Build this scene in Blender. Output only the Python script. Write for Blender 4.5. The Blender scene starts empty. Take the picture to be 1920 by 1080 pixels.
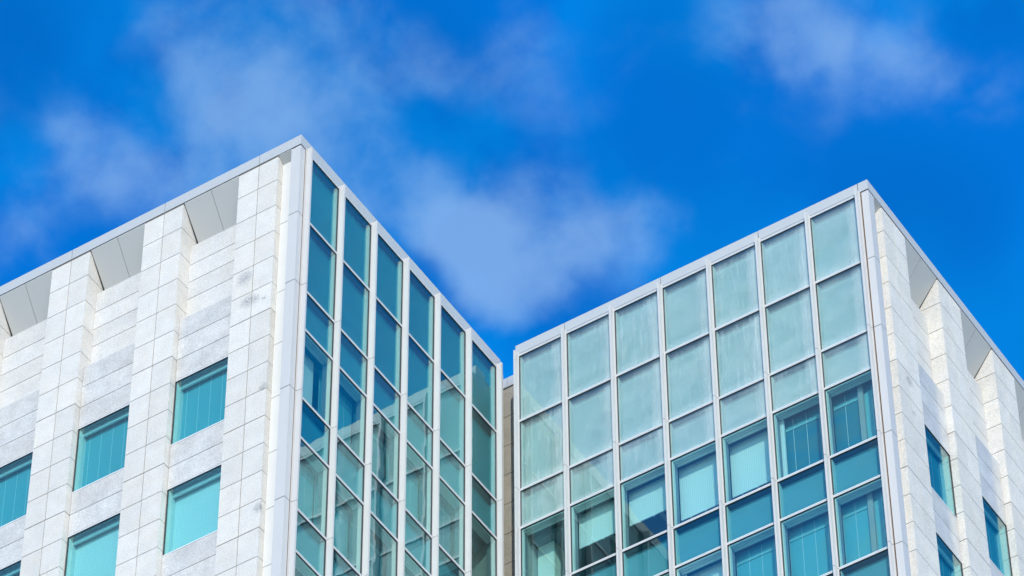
import bpy, bmesh, math, random
from mathutils import Vector, Matrix
random.seed(7)
SC = bpy.context.scene
COL = SC.collection
H = 89.8                      # roof level above the plaza (m); facade heights below are given from the roof down

# ------------------------------------------------------------------ camera
cam = bpy.data.objects.new('camera', bpy.data.cameras.new('camera'))
COL.objects.link(cam)
cam.data.sensor_width = 36.0
cam.data.lens = 8379.559 / 1920 * 36.0
cam.data.clip_start = 1.0
cam.data.clip_end = 6000.0
R_ = Vector((0.84156208, 0.54013697, -0.00503086))
U_ = Vector((0.40440564, -0.62385647, 0.66877439))
F_ = Vector((-0.35809124, 0.56484968, 0.74344839))
m = Matrix((R_, U_, -F_)).transposed().to_4x4()
m.translation = Vector((44.166, -59.598, -88.216 + H))
cam.matrix_world = m
SC.camera = cam

# ------------------------------------------------------------------ light
SUN_EL = math.radians(24)
SUN_AZ = math.radians(36)     # from -Y towards +X
sdir = Vector((math.sin(SUN_AZ) * math.cos(SUN_EL), -math.cos(SUN_AZ) * math.cos(SUN_EL), math.sin(SUN_EL)))
sun = bpy.data.objects.new('sun', bpy.data.lights.new('sun', 'SUN'))
COL.objects.link(sun)
sun.data.energy = 2.6
sun.data.angle = math.radians(0.5)
sun.data.color = (1.0, 0.92, 0.80)
sun.rotation_euler = sdir.to_track_quat('Z', 'Y').to_euler()
sun.location = (40, -60, H + 40)

SC.view_settings.view_transform = 'Standard'
SC.view_settings.look = 'None'
SC.view_settings.gamma = 1.0
SC.view_settings.exposure = 0.25

# ------------------------------------------------------------------ node helper
class NT:
    def __init__(self, tree):
        self.t = tree; tree.nodes.clear()
    def n(self, kind, **kw):
        nd = self.t.nodes.new(kind)
        for k, v in kw.items():
            if k in nd.bl_rna.properties.keys(): setattr(nd, k, v)
            else: self.set(nd.inputs[k.replace('_', ' ')], v)
        return nd
    def set(self, sock, v):
        if isinstance(v, bpy.types.NodeSocket): self.t.links.new(v, sock)
        else: sock.default_value = v
    def math(self, op, a, b=0.0, clamp=False):
        nd = self.t.nodes.new('ShaderNodeMath'); nd.operation = op; nd.use_clamp = clamp
        self.set(nd.inputs[0], a); self.set(nd.inputs[1], b); return nd.outputs[0]
    def vmath(self, op, a, b=(0, 0, 0)):
        nd = self.t.nodes.new('ShaderNodeVectorMath'); nd.operation = op
        self.set(nd.inputs[0], a)
        if op == 'SCALE': self.set(nd.inputs[3], b)
        else: self.set(nd.inputs[1], b)
        return nd.outputs['Value'] if op in ('DOT_PRODUCT', 'LENGTH', 'DISTANCE') else nd.outputs[0]
    def mix(self, f, a, b, blend='MIX'):
        nd = self.t.nodes.new('ShaderNodeMix'); nd.data_type = 'RGBA'; nd.blend_type = blend
        self.set(nd.inputs[0], f); self.set(nd.inputs[6], a); self.set(nd.inputs[7], b); return nd.outputs[2]
    def rng(self, v, a, b, c=0.0, d=1.0, smooth=True):
        nd = self.t.nodes.new('ShaderNodeMapRange')
        nd.interpolation_type = 'SMOOTHSTEP' if smooth else 'LINEAR'
        self.set(nd.inputs[0], v); self.set(nd.inputs[1], a); self.set(nd.inputs[2], b)
        self.set(nd.inputs[3], c); self.set(nd.inputs[4], d); return nd.outputs[0]
    def noise(self, vec, scale, detail=2.0, rough=0.5, dist=0.0):
        nd = self.t.nodes.new('ShaderNodeTexNoise')
        self.set(nd.inputs['Vector'], vec); nd.inputs['Scale'].default_value = scale
        nd.inputs['Detail'].default_value = detail; nd.inputs['Roughness'].default_value = rough
        nd.inputs['Distortion'].default_value = dist
        return nd.outputs[0]
    def mapping(self, vec, scale=(1, 1, 1)):
        return self.vmath('MULTIPLY', vec, scale)

# ------------------------------------------------------------------ sky
world = bpy.data.worlds.new('World'); SC.world = world; world.use_nodes = True
w = NT(world.node_tree)
sky = w.n('ShaderNodeTexSky', sky_type='NISHITA')
sky.sun_disc = False
sky.sun_elevation = SUN_EL
sky.sun_rotation = math.pi - SUN_AZ
sky.altitude = 100; sky.air_density = 1.0; sky.dust_density = 0.3; sky.ozone_density = 3.0
d_ = w.n('ShaderNodeTexCoord').outputs['Generated']
wob = w.n('ShaderNodeTexNoise'); w.set(wob.inputs['Vector'], d_); wob.inputs['Scale'].default_value = 30; wob.inputs['Detail'].default_value = 1.5
wv = w.vmath('SCALE', w.vmath('SUBTRACT', wob.outputs['Color'], (0.5, 0.5, 0.5)), 0.034)
dw = w.vmath('ADD', d_, wv)
# soft cloud banks: direction, radius, strength
BANKS = [((-0.382, 0.501, 0.7766), 0.020, 0.52), ((-0.3662, 0.5073, 0.7801), 0.016, 0.38), ((-0.3982, 0.5042, 0.7663), 0.019, 0.44),
         ((-0.3861, 0.5204, 0.7617), 0.022, 0.50), ((-0.4177, 0.5037, 0.7562), 0.014, 0.55), ((-0.4242, 0.49, 0.7615), 0.011, 0.42),
         ((-0.4434, 0.4936, 0.7481), 0.011, 0.55), ((-0.3557, 0.559, 0.749), 0.017, 0.9), ((-0.354, 0.5695, 0.7418), 0.017, 0.9),
         ((-0.3603, 0.5507, 0.753), 0.016, 0.6), ((-0.3301, 0.5698, 0.7526), 0.011, 0.5), ((-0.2745, 0.5648, 0.7782), 0.019, 0.66),
         ((-0.2668, 0.5746, 0.7737), 0.013, 0.6), ((-0.2818, 0.5541, 0.7833), 0.016, 0.4), ((-0.3334, 0.5267, 0.782), 0.013, 0.35),
         ((-0.2518, 0.5904, 0.7668), 0.012, 0.55), ((-0.444, 0.470, 0.763), 0.012, 0.3), ((-0.3331, 0.5436, 0.7704), 0.012, 0.22), ((-0.372, 0.530, 0.762), 0.016, 0.32), ((-0.3508, 0.5164, 0.7812), 0.010, 0.4)]
acc = None
for c, r, s in BANKS:
    dd = w.vmath('DISTANCE', dw, c)
    g = w.math('MULTIPLY', w.rng(dd, r * 1.65, 0.0), s)
    acc = g if acc is None else w.math('ADD', acc, g)
n1 = w.noise(d_, 46, 5, 0.52, 0.15)
n3 = w.noise(d_, 120, 3, 0.5, 0.0)
mod = w.math('ADD', w.math('MULTIPLY', w.math('SUBTRACT', n1, 0.5), 2.2), w.math('MULTIPLY', w.math('SUBTRACT', n3, 0.5), 0.35))
near = w.rng(w.math('ADD', acc, w.math('MULTIPLY', mod, w.rng(acc, 0.0, 0.5, 0.45, 1.0))), 0.04, 1.42)
# loose clouds over the rest of the sky
away = w.math('MULTIPLY', w.rng(w.vmath('DISTANCE', d_, tuple(F_)), 0.14, 0.3), w.rng(w.vmath('DISTANCE', d_, (0.358, 0.565, 0.743)), 0.25, 0.55, 0.0, 1.0))
n2 = w.noise(w.mapping(d_, (1, 1, 1.6)), 4.5, 6, 0.55, 0.3)
far_ = w.math('MULTIPLY', w.math('MULTIPLY', w.rng(n2, 0.36, 0.60), 1.0), away)
cl = w.math('ADD', w.math('MULTIPLY', near, 0.85), far_, clamp=True)
base = w.mix(1.0, sky.outputs[0], (0.01, 1.14, 2.32, 1), 'MULTIPLY')
tone = w.rng(w.noise(d_, 9, 2, 0.5), 0.38, 0.62, 0.88, 1.14)
base = w.mix(1.0, base, tone, 'MULTIPLY')
az = w.rng(w.noise(d_, 24, 4, 0.5), 0.38, 0.54)
for c in ((-0.3152, 0.5512, 0.7725), (-0.305, 0.566, 0.766), (-0.4222, 0.4676, 0.7766), (-0.28, 0.588, 0.759), (-0.262, 0.605, 0.752)):
    az = w.math('MULTIPLY', az, w.rng(w.vmath('DISTANCE', dw, c), 0.004, 0.03))
base = w.mix(az, base, w.mix(1.0, base, (1.0, 1.34, 1.14, 1), 'MULTIPLY'))
deep = w.rng(w.vmath('DISTANCE', d_, (0.358, 0.565, 0.743)), 0.55, 0.15)  # out-of-view sky patch added, darkened to deepen the left glass reflections
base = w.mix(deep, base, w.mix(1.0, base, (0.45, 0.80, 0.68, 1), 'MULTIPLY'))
cloud = w.mix(1.0, sky.outputs[0], (3.55, 3.45, 2.98, 1), 'MULTIPLY')
cloud = w.mix(away, cloud, w.mix(1.0, sky.outputs[0], (3.1, 2.2, 1.45, 1), 'MULTIPLY'))
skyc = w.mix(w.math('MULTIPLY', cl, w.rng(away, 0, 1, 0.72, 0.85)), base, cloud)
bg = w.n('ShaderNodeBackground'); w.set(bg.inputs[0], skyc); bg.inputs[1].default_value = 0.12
wo = w.n('ShaderNodeOutputWorld'); w.set(wo.inputs[0], bg.outputs[0])

# ------------------------------------------------------------------ materials
def newmat(name):
    mt = bpy.data.materials.new(name); mt.use_nodes = True
    return mt, NT(mt.node_tree)
def finish(t, bsdf):
    o = t.n('ShaderNodeOutputMaterial'); t.set(o.inputs[0], bsdf)
def bump(t, h, dist, strength=1.0):
    b = t.n('ShaderNodeBump'); b.inputs['Strength'].default_value = strength; b.inputs['Distance'].default_value = dist
    t.set(b.inputs['Height'], h); return b.outputs[0]

SMUDGES = [((-1.55, -0.02, H - 4.62), 0.26), ((-1.42, -0.02, H - 5.55), 0.24), ((-1.20, -0.02, H - 5.6), 0.15), ((-0.92, -0.02, H - 5.72), 0.08),
           ((-0.80, -0.02, H - 9.0), 0.14), ((-0.76, -0.02, H - 13.2), 0.16),
           ((-1.95, 0.17, H - 8.9), 0.16), ((11.5, 10.55, H - 6.5), 0.18), ((11.5, 10.62, H - 7.6), 0.12)]
def stone(name, col, rough, mott, speck, smudge=False, spec=0.4):
    mt, t = newmat(name)
    pos = t.n('ShaderNodeNewGeometry').outputs['Position']
    isl = t.n('ShaderNodeNewGeometry').outputs['Random Per Island']
    a = t.noise(pos, 26, 3, 0.7)
    b = t.noise(pos, 2.2, 4, 0.6)
    v = t.n('ShaderNodeTexVoronoi'); t.set(v.inputs['Vector'], pos); v.inputs['Scale'].default_value = 13
    pit = t.rng(v.outputs['Distance'], 0.06, 0.16)
    pit = t.math('MAXIMUM', pit, t.rng(t.noise(pos, 5, 2, 0.5), 0.60, 0.52))
    k = t.math('ADD', t.rng(a, 0.3, 0.7, 1 - speck, 1 + speck, False), t.rng(b, 0.3, 0.7, -mott, mott, False))
    k = t.math('MULTIPLY', k, t.rng(isl, 0, 1, 0.93, 1.05, False))
    k = t.math('MULTIPLY', k, t.rng(pit, 0, 1, 0.80, 1.0, False))
    # rain streaks below the joints
    st = t.rng(t.noise(t.mapping(pos, (6, 6, 0.55)), 1.0, 4, 0.6), 0.60, 0.78)
    k = t.math('MULTIPLY', k, t.rng(st, 0, 1, 1.0, 0.90, False))
    c = t.mix(1.0, (*col, 1), k, 'MULTIPLY')
    warm = t.rng(t.noise(pos, 0.9, 2, 0.5), 0.4, 0.65)
    c = t.mix(t.math('MULTIPLY', warm, 0.5), c, t.mix(1.0, c, (1.03, 1.0, 0.94, 1), 'MULTIPLY'))
    if smudge:
        fine = t.noise(pos, 22, 3, 0.75)
        tot = None
        wp = t.vmath('ADD', pos, t.vmath('SCALE', t.vmath('SUBTRACT', t.n('ShaderNodeTexNoise', Vector=pos, Scale=7.0).outputs['Color'], (0.5, 0.5, 0.5)), 0.22))
        for p, r in SMUDGES:
            g = t.rng(t.vmath('DISTANCE', wp, p), r * 1.35, r * 0.25)
            tot = g if tot is None else t.math('MAXIMUM', tot, g)
        tot = t.math('MULTIPLY', tot, t.rng(fine, 0.36, 0.60))
        c = t.mix(t.math('MULTIPLY', tot, 0.8), c, (0.20, 0.21, 0.23, 1))
    p = t.n('ShaderNodeBsdfPrincipled')
    t.set(p.inputs['Base Color'], c); p.inputs['Roughness'].default_value = rough
    p.inputs['Specular IOR Level'].default_value = spec
    if rough > 0.3: t.set(p.inputs['Normal'], bump(t, t.math('ADD', a, t.math('MULTIPLY', pit, 0.8)), 0.006, 0.7))
    else: t.set(p.inputs['Normal'], bump(t, b, 0.004, 0.2))
    finish(t, p.outputs[0]); return mt
def plain(name, col, rough=0.5, metal=0.0, var=0.03, grime=0.0, spec=0.5):
    mt, t = newmat(name)
    pos = t.n('ShaderNodeNewGeometry').outputs['Position']
    isl = t.n('ShaderNodeNewGeometry').outputs['Random Per Island']
    k = t.math('MULTIPLY', t.rng(t.noise(pos, 1.7, 4, 0.6), 0.3, 0.7, 1 - var, 1 + var, False), t.rng(isl, 0, 1, 1 - var, 1 + var, False))
    c = t.mix(1.0, (*col, 1), k, 'MULTIPLY')
    if grime:
        st = t.rng(t.noise(t.mapping(pos, (9, 9, 0.5)), 1.0, 4, 0.65), 0.52, 0.80)
        c = t.mix(t.math('MULTIPLY', st, grime), c, (0.34, 0.31, 0.26, 1))
    p = t.n('ShaderNodeBsdfPrincipled')
    t.set(p.inputs['Base Color'], c); p.inputs['Roughness'].default_value = rough; p.inputs['Metallic'].default_value = metal
    p.inputs['Specular IOR Level'].default_value = spec
    finish(t, p.outputs[0]); return mt
def glass(name, tint, haze=0.0, ior=2.5):
    """body-tinted pane: fresnel mirror over a coloured see-through body; haze adds dried condensation on the sheet"""
    mt, t = newmat(name)
    pos = t.n('ShaderNodeNewGeometry').outputs['Position']
    wave = t.noise(pos, 1.1, 1, 0.4)
    nrm = bump(t, wave, 0.010, 0.35)
    bf = t.n('ShaderNodeNewGeometry').outputs['Backfacing']
    fr = t.n('ShaderNodeFresnel'); t.set(fr.inputs['IOR'], t.rng(bf, 0, 1, ior, 1 / ior, False)); t.set(fr.inputs['Normal'], nrm)
    gl = t.n('ShaderNodeBsdfGlossy', distribution='GGX'); gl.inputs['Roughness'].default_value = 0.012
    gl.inputs['Color'].default_value = (0.90, 1.0, 0.97, 1); t.set(gl.inputs['Normal'], nrm)
    tr = t.n('ShaderNodeBsdfTransparent'); tr.inputs['Color'].default_value = (*tint, 1)
    body = tr.outputs[0]
    if haze:
        gen = t.n('ShaderNodeSeparateXYZ'); t.set(gen.inputs[0], t.n('ShaderNodeTexCoord').outputs['Generated'])
        gx, gz = gen.outputs[0], gen.outputs[2]
        rnd = t.n('ShaderNodeObjectInfo').outputs['Random']
        s1 = t.noise(t.mapping(pos, (9, 9, 0.8)), 1.0, 5, 0.65, 0.2)
        s2 = t.noise(t.mapping(pos, (34, 34, 1.3)), 1.0, 3, 0.6)
        big = t.rng(t.noise(pos, 1.1, 3, 0.5), 0.35, 0.65)
        edge = t.math('MULTIPLY', t.rng(t.math('ADD', gx, t.math('MULTIPLY', s1, 0.25)), 0.78, 1.05), 0.34)
        foot = t.math('MULTIPLY', t.rng(t.math('ADD', gz, t.math('MULTIPLY', s2, 0.22)), 0.26, 0.08), 0.34)
        runs = t.math('MULTIPLY', t.math('MULTIPLY', t.rng(t.math('MULTIPLY', s1, s2), 0.24, 0.36), 0.20), rnd)
        h = t.math('ADD', t.math('ADD', edge, foot), t.math('ADD', runs, t.math('MULTIPLY', big, 0.12)))
        h = t.math('MULTIPLY', t.math('ADD', h, 0.15), t.rng(gz, 0.985, 0.90, 0.12 * haze, haze), clamp=True)
        df = t.n('ShaderNodeBsdfDiffuse'); df.inputs['Color'].default_value = (0.66, 0.78, 0.77, 1)
        mx = t.n('ShaderNodeMixShader'); t.set(mx.inputs[0], h); t.set(mx.inputs[1], body); t.set(mx.inputs[2], df.outputs[0]); body = mx.outputs[0]
    mx = t.n('ShaderNodeMixShader'); t.set(mx.inputs[0], fr.outputs[0]); t.set(mx.inputs[1], body); t.set(mx.inputs[2], gl.outputs[0])
    finish(t, mx.outputs[0]); return mt
def fabric(name, col, seam, pitch, transl=0.0):
    """hanging blind cloth: fine vertical weave, thin paler seams every `pitch` metres"""
    mt, t = newmat(name)
    pos = t.n('ShaderNodeTexCoord').outputs['Object']
    sp = t.n('ShaderNodeSeparateXYZ'); t.set(sp.inputs[0], pos)
    q = t.math('ADD', sp.outputs[0], sp.outputs[1])
    c = (*col, 1)
    if pitch:
        f = t.math('FRACT', t.math('DIVIDE', q, pitch))
        ln = t.math('LESS_THAN', f, 0.013 / pitch)
        c = t.mix(ln, c, (*seam, 1))
    else:
        f = t.math('FRACT', t.math('DIVIDE', q, 0.055))
        ln = t.rng(t.math('ABSOLUTE', t.math('SUBTRACT', f, 0.5)), 0.1, 0.5, 0.86, 1.0)
        c = t.mix(1.0, c, ln, 'MULTIPLY')
    p = t.n('ShaderNodeBsdfPrincipled'); t.set(p.inputs['Base Color'], c); p.inputs['Roughness'].default_value = 0.8
    finish(t, p.outputs[0]); return mt

M = {
 'stone': stone('pale_flamed_granite', (0.625, 0.61, 0.575), 0.85, 0.06, 0.17, True),
 'stone2': stone('polished_grey_granite', (0.57, 0.565, 0.55), 0.16, 0.12, 0.22, True, 0.4),
 'stone3': stone('pale_granite_recess', (0.60, 0.59, 0.565), 0.8, 0.07, 0.18, True),
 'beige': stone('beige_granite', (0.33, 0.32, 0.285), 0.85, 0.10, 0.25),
 'mortar': plain('joint_mortar', (0.17, 0.155, 0.13), 0.9),
 'white': plain('white_coated_metal', (0.555, 0.55, 0.54), 0.38, 0.0, 0.015, 0.10),
 'coping': plain('silver_coated_coping', (0.47, 0.49, 0.50), 0.42, 0.0, 0.02, 0.08),
 'cream': plain('cream_coated_metal', (0.68, 0.67, 0.63), 0.45, 0.0, 0.02, 0.12),
 'soffit': plain('grey_coated_soffit', (0.52, 0.525, 0.51), 0.45, 0.0, 0.015, 0.04),
 'dark': plain('dark_gasket', (0.03, 0.032, 0.035), 0.5),
 'sealant': plain('brown_sealant', (0.13, 0.075, 0.04), 0.8, 0, 0.15),
 'alu': plain('pale_aluminium', (0.74, 0.76, 0.77), 0.35, 0.0, 0.02),
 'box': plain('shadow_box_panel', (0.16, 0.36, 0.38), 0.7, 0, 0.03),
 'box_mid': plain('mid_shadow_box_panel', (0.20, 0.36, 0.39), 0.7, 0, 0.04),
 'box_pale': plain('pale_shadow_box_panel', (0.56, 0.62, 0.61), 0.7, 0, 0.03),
 'boxrim': plain('shadow_box_rim', (0.03, 0.055, 0.08), 0.6),
 'rimside': plain('pale_rim', (0.50, 0.58, 0.56), 0.6),
 'valance': fabric('pale_valance_fabric', (0.17, 0.45, 0.50), (0.5, 0.6, 0.6), 0.36),
 'headgrey': plain('grey_head_lining', (0.22, 0.24, 0.25), 0.6),
 'lining': plain('pale_window_lining', (0.66, 0.70, 0.68), 0.5),
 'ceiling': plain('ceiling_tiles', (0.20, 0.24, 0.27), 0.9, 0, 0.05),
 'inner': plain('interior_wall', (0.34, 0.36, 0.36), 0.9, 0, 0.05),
 'roof': plain('roof_membrane', (0.35, 0.35, 0.34), 0.9, 0, 0.08),
 'column': plain('white_interior_column', (0.75, 0.78, 0.72), 0.7),
 'glass': glass('teal_vision_glass', (0.80, 0.96, 0.945)),
 'glass_s': glass('teal_spandrel_glass', (0.60, 0.90, 0.93)),
 'glass_r': glass('clear_teal_vision_glass', (0.80, 0.955, 0.95), 0.0, 1.75),
 'glass_sr': glass('clear_teal_spandrel_glass', (0.70, 0.91, 0.93), 0.0, 1.62),
 'glass_h': glass('condensation_streaked_glass', (0.80, 0.92, 0.91), 0.72, 1.85),
 'glass_h2': glass('lightly_streaked_glass', (0.58, 0.90, 0.92), 0.05),
 'glass_w': glass('teal_window_glass', (0.72, 0.945, 0.955), 0.0, 1.75),
 'blind': fabric('pale_blind_fabric', (0.80, 0.82, 0.80), (0.8, 0.8, 0.8), 0),
 'blind_d': fabric('dark_blind_fabric', (0.02, 0.18, 0.25), (0.55, 0.6, 0.6), 0.38),
 'blind_m': fabric('mid_blind_fabric', (0.10, 0.385, 0.455), (0.5, 0.62, 0.65), 0.36),
}

# ------------------------------------------------------------------ mesh builder in facade coordinates
class Wing:
    """O: roof corner. G: direction along the glass facade, S: direction along the stone facade.
       face 'G' -> u along G, depth along S ; face 'S' -> u along S, depth along G."""
    def __init__(self, name, O, G, S, label, cat):
        self.O = Vector((O[0], O[1], 0)); self.G = Vector(G); self.S = Vector(S)
        self.root = bpy.data.objects.new(name, None); COL.objects.link(self.root)
        self.root.location = self.O; self.root.empty_display_size = 2
        self.root['label'] = label; self.root['category'] = cat
    def P(self, face, u, d, z):
        v = (self.G * u + self.S * d) if face == 'G' else (self.S * u + self.G * d)
        return Vector((v.x, v.y, z + H))
class MB:
    def __init__(self, wing, face):
        self.w = wing; self.f = face; self.bm = bmesh.new(); self.mats = []
    def mi(self, mname):
        if mname not in self.mats: self.mats.append(mname)
        return self.mats.index(mname)
    def hexa(self, pts, mat):
        vs = [self.bm.verts.new(self.w.P(self.f, *p)) for p in pts]
        i = self.mi(mat)
        for q in ((0, 1, 2, 3), (7, 6, 5, 4), (0, 4, 5, 1), (1, 5, 6, 2), (2, 6, 7, 3), (3, 7, 4, 0)):
            fc = self.bm.faces.new([vs[k] for k in q]); fc.material_index = i
    def box(self, u0, u1, d0, d1, z0, z1, mat):
        self.hexa([(u0, d0, z0), (u1, d0, z0), (u1, d1, z0), (u0, d1, z0), (u0, d0, z1), (u1, d0, z1), (u1, d1, z1), (u0, d1, z1)], mat)
        return self
    def build(self, name, parent=None, bevel=0.0, label=None, tilt=0.0):
        bm = self.bm
        bmesh.ops.recalc_face_normals(bm, faces=bm.faces)
        if bevel: bmesh.ops.bevel(bm, geom=bm.edges[:], offset=bevel, segments=1, affect='EDGES')
        xs = [v.co for v in bm.verts]
        lo = Vector([min(v[i] for v in xs) for i in range(3)]); hi = Vector([max(v[i] for v in xs) for i in range(3)])
        c = (lo + hi) / 2
        for v in bm.verts: v.co -= c
        me = bpy.data.meshes.new(name); bm.to_mesh(me); bm.free()
        for mn in self.mats: me.materials.append(M[mn])
        o = bpy.data.objects.new(name, me); COL.objects.link(o)
        par = parent or self.w.root
        o.parent = par
        base = Vector((0, 0, 0)) if par is self.w.root else par.location
        o.location = c - base
        if tilt:
            k = random.gauss(0, tilt); l = random.gauss(0, tilt)
            axis = self.w.G if self.f == 'G' else self.w.S
            o.rotation_euler = (axis.x * k, axis.y * k, l)
        if label: o['label'] = label
        return o

T = [-0.43, -2.98, -5.568, -6.956, -9.403, -10.776, -13.225, -14.60, -17.045, -18.42]
VISION = {3, 5, 7}            # rows (between T[i] and T[i+1]) with clear windows; the rest are closed panels
FW = 0.055                    # half width of a fin
FP = 0.16                     # fin projection
COPE = 0.36
PIER = 1.23; MOD = 3.0; P0 = 0.70
PZ = [-0.43, -1.34, -2.32, -3.30, -4.27, -5.25, -6.22, -7.19, -8.15, -9.10, -10.06, -11.02, -11.97, -12.92, -13.88, -14.84, -15.80, -16.76, -17.72, -18.42]
J = 0.010                     # half joint

def glass_facade(W, nb, blinds, hazed, end):
    """nb bays from fin 0 (u=.29) outwards; blinds[(bay,row)] = (material, drop)"""
    fin = lambda k: 0.293 + 1.5 * k
    # fins, one part each, split at the floor joints
    cuts = [-0.33, T[2], T[4], T[6], T[8], T[9]]
    for k in range(nb + 1):
        b = MB(W, 'G')
        for z1, z0 in zip(cuts, cuts[1:]):
            b.box(fin(k) - FW, fin(k) + FW, -0.025, 0.09, z0 + 0.009, z1 - 0.009, 'white'); b.box(fin(k) - 0.029, fin(k) + 0.029, -FP, -0.0255, z0 + 0.009, z1 - 0.009, 'white')
        b.box(fin(k) - FW + 0.015, fin(k) + FW - 0.015, 0.02, 0.14, T[9], -0.36, 'dark')
        b.build('mullion')
    # transoms: a double aluminium line with a dark reveal between
    for k in range(nb):
        for i, z in enumerate(T):
            b = MB(W, 'G'); a, c = fin(k) + FW + 0.002, fin(k + 1) - FW - 0.002
            top = 0.030
            b.box(a, c, -0.018, 0.06, z - 0.002, z + 0.026, 'alu')
            b.box(a, c, -0.014, 0.06, z - 0.040, z - 0.014, 'alu')
            b.box(a, c, -0.004, 0.10, z - 0.056, z + 0.036, 'dark')
            b.build('transom')
    for k in range(nb):
        a, c = fin(k) + FW, fin(k + 1) - FW
        for r in range(len(T) - 1):
            z1, z0 = T[r] - 0.058, T[r + 1] + 0.038
            fr = MB(W, 'G')
            g = 0.021
            fr.box(a + 0.001, a + g, -0.008, 0.05, z0, z1, 'dark'); fr.box(c - g, c - 0.001, -0.008, 0.05, z0, z1, 'dark')
            vis = r in VISION
            if not vis:
                # shadow box rim
                fr.box(a + g, a + g + 0.02, 0.03, 0.18, z0, z1, 'rimside'); fr.box(c - g - 0.02, c - g, 0.03, 0.18, z0, z1, 'rimside')
                fr.box(a + g + 0.02, c - g - 0.02, 0.03, 0.18, z1 - 0.02, z1, 'boxrim'); fr.box(a + g + 0.02, c - g - 0.02, 0.03, 0.18, z0, z0 + 0.02, 'boxrim')
                o = fr.build('spandrel_unit')
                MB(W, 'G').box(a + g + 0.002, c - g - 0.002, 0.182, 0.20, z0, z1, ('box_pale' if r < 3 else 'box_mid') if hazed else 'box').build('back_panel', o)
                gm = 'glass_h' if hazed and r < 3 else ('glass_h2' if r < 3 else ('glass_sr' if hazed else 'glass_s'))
            else:
                # pale lining: jambs and a grooved head
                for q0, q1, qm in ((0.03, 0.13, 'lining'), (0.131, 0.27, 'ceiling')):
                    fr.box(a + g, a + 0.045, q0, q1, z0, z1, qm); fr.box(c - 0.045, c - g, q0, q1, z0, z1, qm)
                for d0, d1 in ((0.03, 0.085), (0.105, 0.155), (0.172, 0.27)):
                    fr.box(a + 0.045, c - 0.045, d0, d1, z1 - 0.03, z1 - 0.002, 'lining')
                fr.box(a + 0.045, c - 0.045, 0.03, 0.27, z1 - 0.001, z1 + 0.012, 'dark')
                fr.box(a + g, c - g, 0.03, 0.5, z0 - 0.05, z0 + 0.01, 'lining')
                o = fr.build('window')
                gm = 'glass_r' if hazed else 'glass'
                bl = blinds.get((k, r))
                if bl:
                    mt, drop = bl[0], bl[1]; aa, cc = (bl[2], bl[3]) if len(bl) > 2 else (0, 1)
                    ua = a - 0.02 + (c - a + 0.04) * aa; uc = a - 0.02 + (c - a + 0.04) * cc
                    bb = MB(W, 'G'); zb = z1 - drop * (z1 - z0)
                    bb.box(ua, uc, 0.45, 0.462, zb, z1 + 0.06, mt)
                    bb.box(ua, uc, 0.44, 0.470, zb - 0.022, zb, 'alu')
                    if mt == 'blind':
                        for q in (0.2, 0.5, 0.8): bb.box(ua + (uc - ua) * q - 0.02, ua + (uc - ua) * q + 0.02, 0.435, 0.475, zb - 0.045, zb + 0.03, 'alu')
                    if mt in ('blind_d', 'blind_m'):
                        bb.box(ua + 0.02, uc - 0.02, 0.432, 0.444, z1 - 0.34, z1 - 0.20, 'valance')
                        if k == 0 and hazed: bb.box(ua + 0.30, ua + 0.62, 0.432, 0.444, zb, z1 - 0.345, 'valance')
                    bb.build('blind', o)
                if hazed and (k, r) in ((1, 3), (3, 5)):
                    MB(W, 'G').box(c - 0.14, c - 0.03, 0.29, 0.34, z0 + 0.25, z1 - 0.02, 'blind').build('curtain_stack', o)
            MB(W, 'G').box(a + 0.004, c - 0.004, 0.008, 0.020, z0 - 0.01, z1 + 0.01, gm).build('glass_pane', o, tilt=0.0017)

def corner(W):
    # folded corner post with a joint at every floor
    cuts = [-0.405, -3.0, T[2], T[4], T[6], T[8], T[9]]
    b = MB(W, 'G')
    for z1, z0 in zip(cuts, cuts[1:]): b.box(0.0, 0.200, 0.0, 0.29, z0 + 0.011, z1 - 0.011, 'white')
    b.box(0.012, 0.180, 0.012, 0.28, T[9], -0.37, 'dark')
    b.build('corner_post')
    b = MB(W, 'G'); b.box(0.175, 0.245, 0.012, 0.2, T[9], -0.37, 'sealant'); b.build('sealant_joint')
    # cream metal infill between corner post and first pier
    cz = [-0.58, -2.90, -5.50, -7.41, -9.32, -11.23, -13.15, -15.06, -16.97, T[9]]
    b = MB(W, 'S')
    for z1, z0 in zip(cz, cz[1:]): b.box(0.292, 0.694, 0.205, 0.24, z0 + 0.010, z1 - 0.010, 'cream')
    b.box(0.292, 0.694, 0.245, 0.26, T[9], -0.4, 'dark')
    b.build('infill_panel')
    b = MB(W, 'S')
    b.hexa([(0.292, 0.01, -0.40), (0.694, 0.01, -0.40), (0.694, 0.25, -0.61), (0.292, 0.25, -0.61),
            (0.292, 0.01, -0.38), (0.694, 0.01, -0.38), (0.694, 0.25, -0.59), (0.292, 0.25, -0.59)], 'soffit')
    b.build('soffit_panel')

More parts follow.
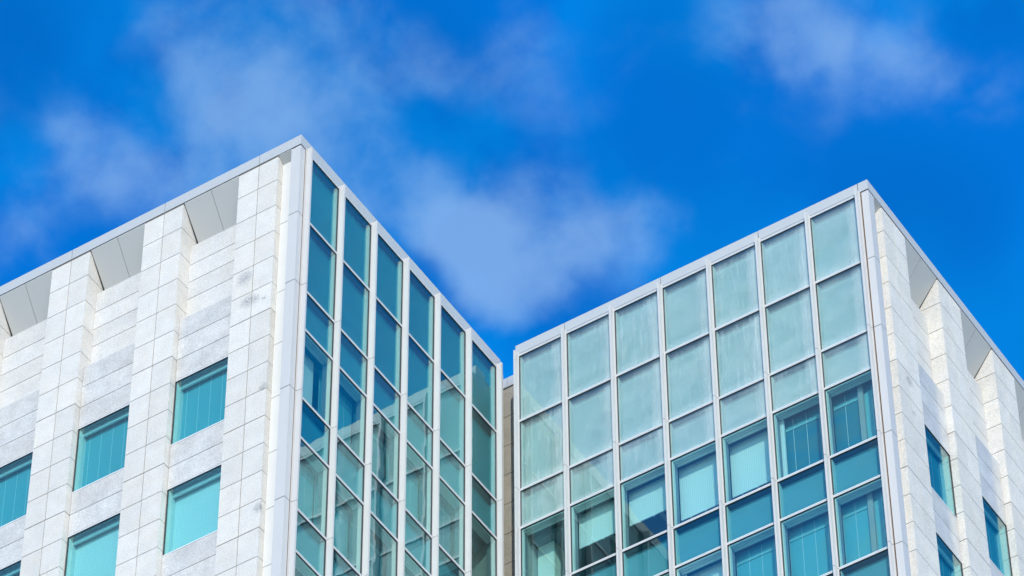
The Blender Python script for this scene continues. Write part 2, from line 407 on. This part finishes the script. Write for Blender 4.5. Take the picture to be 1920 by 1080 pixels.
def stone_facade(W, nm, wins):
    for k in range(nm + 1):
        u0 = P0 + MOD * k; u1 = u0 + PIER; um = u0 + 0.605
        b = MB(W, 'S')
        for z1, z0 in zip(PZ, PZ[1:]):
            j = 0.013 if round(z1, 2) in (-6.22, -10.06, -13.88, -17.72) else J
            j2 = 0.013 if round(z0, 2) in (-6.22, -10.06, -13.88, -17.72) else J
            b.box(u0, um - J, 0.0, 0.85, z0 + j2, z1 - j, 'stone'); b.box(um + J, u1, 0.0, 0.85, z0 + j2, z1 - j, 'stone')
        b.box(u0 + 0.014, u1 - 0.014, 0.016, 0.83, T[9], -0.375, 'mortar')
        b.build('stone_pier')
    for k in range(nm):
        a = P0 + PIER + MOD * k + 0.004; c = P0 + MOD * (k + 1) - 0.004; mid = (a + c) / 2 + 0.02
        # sloping metal soffit in two sheets
        for x0, x1 in ((a, mid - 0.006), (mid + 0.006, c - 0.018)):
            b = MB(W, 'S'); e = 0.05 if x1 > mid + 0.1 else 0
            b.hexa([(x0, 0.015, -0.405), (x1, 0.015, -0.405), (x1 - e, 0.84, -1.62), (x0, 0.84, -1.62),
                    (x0, 0.015, -0.385), (x1, 0.015, -0.385), (x1 - e, 0.84, -1.60), (x0, 0.84, -1.60)], 'soffit')
            b.build('soffit_panel')
        b = MB(W, 'S'); b.hexa([(a, 0.03, -0.395), (c, 0.03, -0.395), (c, 0.84, -1.585), (a, 0.84, -1.585), (a, 0.03, -0.37), (c, 0.03, -0.37), (c, 0.84, -1.56), (a, 0.84, -1.56)], 'dark')
        b.build('soffit_backing')
        # deep wall
        b = MB(W, 'S')
        zz = [-1.70, -2.42, -3.08, -3.74, -4.43, -5.0]
        for z1, z0 in zip(zz, zz[1:]): b.box(a, c, 0.43, 0.80, z0 + J, z1 - (J if z1 < -1.8 else 0), 'stone3')
        b.box(a + 0.01, c - 0.01, 0.446, 0.79, -5.0, -1.72, 'mortar')
        b.build('recessed_wall')
        # stepped-out polished spandrels
        bands = [(-4.72, -5.45, -6.20, -6.96), (-9.30, -10.05, -10.79), (-13.11, -13.87, -14.60), (-16.93, -17.68, T[9])]
        for zs in bands:
            b = MB(W, 'S')
            for z1, z0 in zip(zs, zs[1:]): b.box(a + 0.004, c - 0.012, 0.20, 0.425, z0 + J, z1 - (J if z1 != zs[0] else 0), 'stone2')
            b.box(a + 0.01, c - 0.02, 0.216, 0.42, zs[-1] + 0.02, zs[0] - 0.02, 'mortar')
            b.build('stone_spandrel')
        for wi, (zh, zs) in enumerate(((-6.96, -9.30), (-10.79, -13.11), (-14.60, -16.93))):
            b = MB(W, 'S'); zt, zb = zh - 0.008, zs + 0.008
            A, C = a + 0.006, c - 0.008
            b.box(A, C, 0.195, 0.24, zt - 0.030, zt, 'alu'); b.box(A, C, 0.193, 0.24, zb, zb + 0.032, 'alu')
            b.box(A, A + 0.012, 0.20, 0.24, zb + 0.032, zt - 0.030, 'dark'); b.box(C - 0.022, C, 0.20, 0.24, zb + 0.032, zt - 0.030, 'dark')
            b.box(A + 0.012, C - 0.022, 0.205, 0.24, zt - 0.042, zt - 0.031, 'dark')
            # lining
            b.box(A + 0.013, A + 0.04, 0.242, 0.60, zb, zt, 'lining'); b.box(C - 0.045, C - 0.0225, 0.242, 0.60, zb, zt, 'lining')
            b.box(A + 0.041, C - 0.046, 0.242, 0.60, zb, zb + 0.03, 'lining')
            o = b.build('window')
            MB(W, 'S').box(A + 0.012, C - 0.022, 0.215, 0.228, zb + 0.030, zt - 0.032, 'glass_w').build('glass_pane', o, tilt=0.0011)
            h = MB(W, 'S')
            L_ = C - A
            h.box(A + 0.042, C - 0.047, 0.242, 0.36, zt - 0.06, zt - 0.045, 'headgrey')
            h.box(A + 0.042, C - 0.047, 0.36, 0.60, zt - 0.052, zt - 0.03, 'headgrey')
            h.box(A + 0.20 * L_, A + 0.47 * L_, 0.29, 0.30, zt - 0.066, zt - 0.061, 'dark'); h.box(A + 0.53 * L_, A + 0.83 * L_, 0.29, 0.30, zt - 0.066, zt - 0.061, 'dark')
            h.box(A + 0.042, C - 0.047, 0.365, 0.42, zt - 0.17, zt - 0.06, 'lining')
            h.build('head_box', o)
            mt, drop = wins.get((k, wi), ('blind_d', 1.0))
            q = MB(W, 'S'); zz0 = (zt - 0.06) - drop * (zt - zb - 0.1)
            q.box(A + 0.045, C - 0.05, 0.50, 0.512, zz0, zt - 0.055, mt)
            if drop < 1: q.box(A + 0.05, C - 0.055, 0.49, 0.522, zz0 - 0.025, zz0, 'alu')
            q.build('blind', o)
            MB(W, 'S').box(A, C, 0.64, 0.66, zb - 0.02, zt + 0.02, 'inner').build('inner_lining', o)

def coping(W, gl, sl):
    z1, z0, dp = 0.0, -COPE, 0.45
    # mitred corner piece, then 3 m lengths each way
    b = MB(W, 'G')
    gj = [0.293 + 3 * i for i in range(10) if 0.293 + 3 * i < gl - 0.05] + [gl]
    sj = [1.305 + 3 * i for i in range(10) if 1.305 + 3 * i < sl - 0.05] + [sl]
    b.box(0, gj[0] - 0.010, 0, dp, z0, z1, 'coping'); b.box(gj[0] - 0.007, gj[0] + 0.05, 0.014, dp, z0 + 0.01, z1 - 0.01, 'dark')
    b.build('coping_corner')
    b = MB(W, 'G'); b.box(gj[0], gl - 0.02, 0.03, 0.42, z0 + 0.01, z1 - 0.02, 'dark'); b.build('coping_backing')
    b = MB(W, 'S'); b.box(sj[0] - 0.1, sl - 0.02, 0.03, 0.42, z0 + 0.01, z1 - 0.02, 'dark'); b.build('coping_backing')
    for x0, x1 in zip(gj, gj[1:]):
        MB(W, 'G').box(x0 + 0.010, x1 - 0.010, 0, dp, z0, z1, 'coping').build('coping_panel')
    MB(W, 'S').box(dp + 0.002, sj[0] - 0.010, 0, dp, z0, z1, 'coping').build('coping_panel')
    for x0, x1 in zip(sj, sj[1:]):
        MB(W, 'S').box(x0 + 0.010, x1 - 0.010, 0, dp, z0, z1, 'coping').build('coping_panel')
    # recessed dark line below the coping
    b = MB(W, 'G'); b.box(0.05, gl - 0.02, 0.05, 0.40, z0 - 0.07, z0 + 0.02, 'dark')
    b.build('shadow_gap')
    b = MB(W, 'S'); b.box(0.41, sl - 0.02, 0.05, 0.40, z0 - 0.07, z0 + 0.02, 'dark')
    b.build('shadow_gap')

def body(W, gl, sl, gdeep):
    # roof deck, dark core, floors
    MB(W, 'G').box(0.42, gdeep, 0.42, sl, -0.42, -0.22, 'roof').build('roof')
    # wall behind the stone facade and behind the parapet rows of the glass facade
    b = MB(W, 'S'); b.box(0.35, sl, 0.86, 1.0, T[9], -0.43, 'inner'); b.build('backing_wall')
    b = MB(W, 'G'); b.box(1.0, gl + 0.2, 5.0, sl, T[9], -0.43, 'inner'); b.build('building_core')
    for i, r in enumerate((3, 5, 7)):
        zc = T[r] - 0.12           # ceiling height
        top = -0.43 if r == 3 else T[r - 1] - 0.02
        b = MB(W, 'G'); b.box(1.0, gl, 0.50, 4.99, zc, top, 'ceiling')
        b.box(0.35, gl, 0.205, 0.499, T[r] + 0.02, top, 'boxrim')
        # ceiling fittings
        for q in range(int(gl / 1.5)): b.box(1.3 + 1.5 * q, 1.42 + 1.5 * q, 0.9, 2.1, zc - 0.02, zc - 0.001, 'lining')
        b.build('floor_slab')
    MB(W, 'G').box(gl - 0.10, gl - 0.02, 0.15, 5.0, T[9], -0.43, 'inner').build('end_wall')
    # plain shaft down to the plaza
    b = MB(W, 'G')
    b.box(0.02, gdeep, 0.02, sl, -H + 0.0, T[9] - 0.01, 'stone'); b.build('lower_shaft')

# ------------------------------------------------------------------ the two wings
L = Wing('office_wing', (0, 0), (0, 1, 0), (-1, 0, 0), 'left wing of the white granite office building, darker teal glass side facing right', 'building')
Rw = Wing('office_wing', (11.472, 9.245), (-1, 0, 0), (0, 1, 0), 'right wing of the office building with a wide, seven-pane glass wall streaked with condensation', 'building')

blL = {(0, 3): ('blind', 1.0, 0.0, 0.86), (1, 3): ('blind_m', 1.0), (2, 3): ('blind_d', 1.0), (3, 3): ('blind_m', 1.0), (4, 3): ('blind_d', 1.0),
       (0, 5): ('blind_m', 1.0), (1, 5): ('blind_m', 1.0), (2, 5): ('blind_d', 1.0), (3, 5): ('blind', 1.0, 0.3, 1.0), (4, 5): ('blind_m', 1.0),
       (0, 7): ('blind_m', 1.0), (1, 7): ('blind_d', 1.0), (2, 7): ('blind_m', 1.0), (3, 7): ('blind_m', 1.0), (4, 7): ('blind_d', 1.0)}
# right wing: bay 0 is the one next to the outer corner
blR = {(0, 3): ('blind_d', 1.0), (1, 3): ('blind_d', 1.0), (2, 3): ('blind', 0.74), (3, 3): ('blind', 0.74), (4, 3): ('blind', 0.47), (5, 3): ('blind', 0.47),
       (0, 5): ('blind_m', 1.0), (1, 5): ('blind_m', 1.0), (2, 5): ('blind_m', 1.0), (3, 5): ('blind', 0.8), (4, 5): ('blind', 0.6), (5, 5): ('blind_m', 1.0),
       (0, 7): ('blind_m', 1.0), (1, 7): ('blind_d', 1.0), (2, 7): ('blind_m', 1.0)}
glass_facade(L, 6, blL, False, 9.47)
glass_facade(Rw, 7, blR, True, 10.862)
corner(L); corner(Rw)
stone_facade(L, 5, {(0, 0): ('blind_m', 1.0), (1, 0): ('blind_m', 1.0), (2, 0): ('blind_m', 1.0), (0, 1): ('blind', 0.95), (1, 1): ('blind', 0.80), (2, 1): ('blind_m', 1.0)})
stone_facade(Rw, 5, {})
coping(L, 9.47, 16.9); coping(Rw, 10.862, 16.9)
body(L, 9.40, 16.9, 10.05); body(Rw, 10.83, 16.9, 10.85)
# interior columns seen through the last bays
for W_, uu in ((L, 8.6), (Rw, 10.2)):
    for r in (3, 5, 7):
        MB(W_, 'G').box(uu, uu + 0.5, 0.75, 1.25, T[r + 1] - 0.2, T[r] - 0.121, 'column').build('interior_column')
# end of the left wing: metal closure with a perforated edge
b = MB(L, 'G'); b.box(9.352, 9.66, 0.06, 0.10, T[9], -0.43, 'cream'); b.build('closure_panel')
b = MB(L, 'G')
z = -0.50
while z > -18.3:
    b.box(9.53, 9.565, 0.0525, 0.058, z - 0.06, z, 'dark'); z -= 0.12
b.build('perforated_edge')
b = MB(L, 'G'); b.box(9.655, 9.67, 0.05, 0.34, T[9], -0.38, 'lining'); b.build('closure_return')
b = MB(Rw, 'G'); b.box(10.853, 10.862, 0.02, 5.0, T[9], -0.37, 'white'); b.build('end_cladding')

# ------------------------------------------------------------------ recessed link between the wings
K = Wing('link_wall', (1.2, 10.12), (0, 1, 0), (-1, 0, 0), 'narrow recessed beige stone wall in the slot between the two wings, half in shadow', 'wall')
b = MB(K, 'S')
zz = [-0.40, -1.49, -2.6, -3.7, -4.8, -5.9, -7.0, -8.1, -9.2, -10.3, -11.4, -12.5, -13.6, -14.7, -15.8, -16.9, -18.42]
for z1, z0 in zip(zz, zz[1:]):
    for u0, u1 in ((0.0, 0.92), (0.92, 2.1), (2.1, 3.6)):
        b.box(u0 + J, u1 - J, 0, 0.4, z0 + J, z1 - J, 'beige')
b.box(0, 3.6, 0.016, 0.38, T[9], -0.37, 'mortar')
b.build('stone_cladding')
for x0, x1 in ((0.0, 1.383), (1.397, 3.6)):
    MB(K, 'S').box(x0, x1, -0.02, 0.45, -0.36, 0.0, 'coping').build('coping_panel')
MB(K, 'S').box(0, 3.6, 0.02, 0.4, -0.42, -0.365, 'dark').build('shadow_gap')
MB(K, 'S').box(0.62, 16.0, 0.46, 7.0, -0.41, -0.30, 'roof').build('roof')
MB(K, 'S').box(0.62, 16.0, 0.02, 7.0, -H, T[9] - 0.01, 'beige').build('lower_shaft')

# ------------------------------------------------------------------ ground
mt, t = newmat('pale_paving')
pos = t.n('ShaderNodeNewGeometry').outputs['Position']
br = t.n('ShaderNodeTexBrick'); t.set(br.inputs['Vector'], pos); br.inputs['Scale'].default_value = 1.0
br.inputs['Color1'].default_value = (0.40, 0.38, 0.34, 1); br.inputs['Color2'].default_value = (0.34, 0.33, 0.30, 1); br.inputs['Mortar'].default_value = (0.16, 0.15, 0.14, 1)
br.inputs['Mortar Size'].default_value = 0.012; br.inputs['Brick Width'].default_value = 1.2; br.inputs['Row Height'].default_value = 0.6
c = t.mix(1.0, br.outputs[0], t.rng(t.noise(pos, 0.3, 4, 0.6), 0.3, 0.7, 0.85, 1.1, False), 'MULTIPLY')
p = t.n('ShaderNodeBsdfPrincipled'); t.set(p.inputs['Base Color'], c); p.inputs['Roughness'].default_value = 0.85
finish(t, p.outputs[0])
bm = bmesh.new(); S_ = 2500
bmesh.ops.create_grid(bm, x_segments=8, y_segments=8, size=S_)
me = bpy.data.meshes.new('ground'); bm.to_mesh(me); bm.free(); me.materials.append(mt)
g = bpy.data.objects.new('ground', me); COL.objects.link(g); g['kind'] = 'structure'; g['label'] = 'pale paved plaza at the foot of the tower'
SC.cycles.transparent_max_bounces = 24
SC.cycles.max_bounces = 12
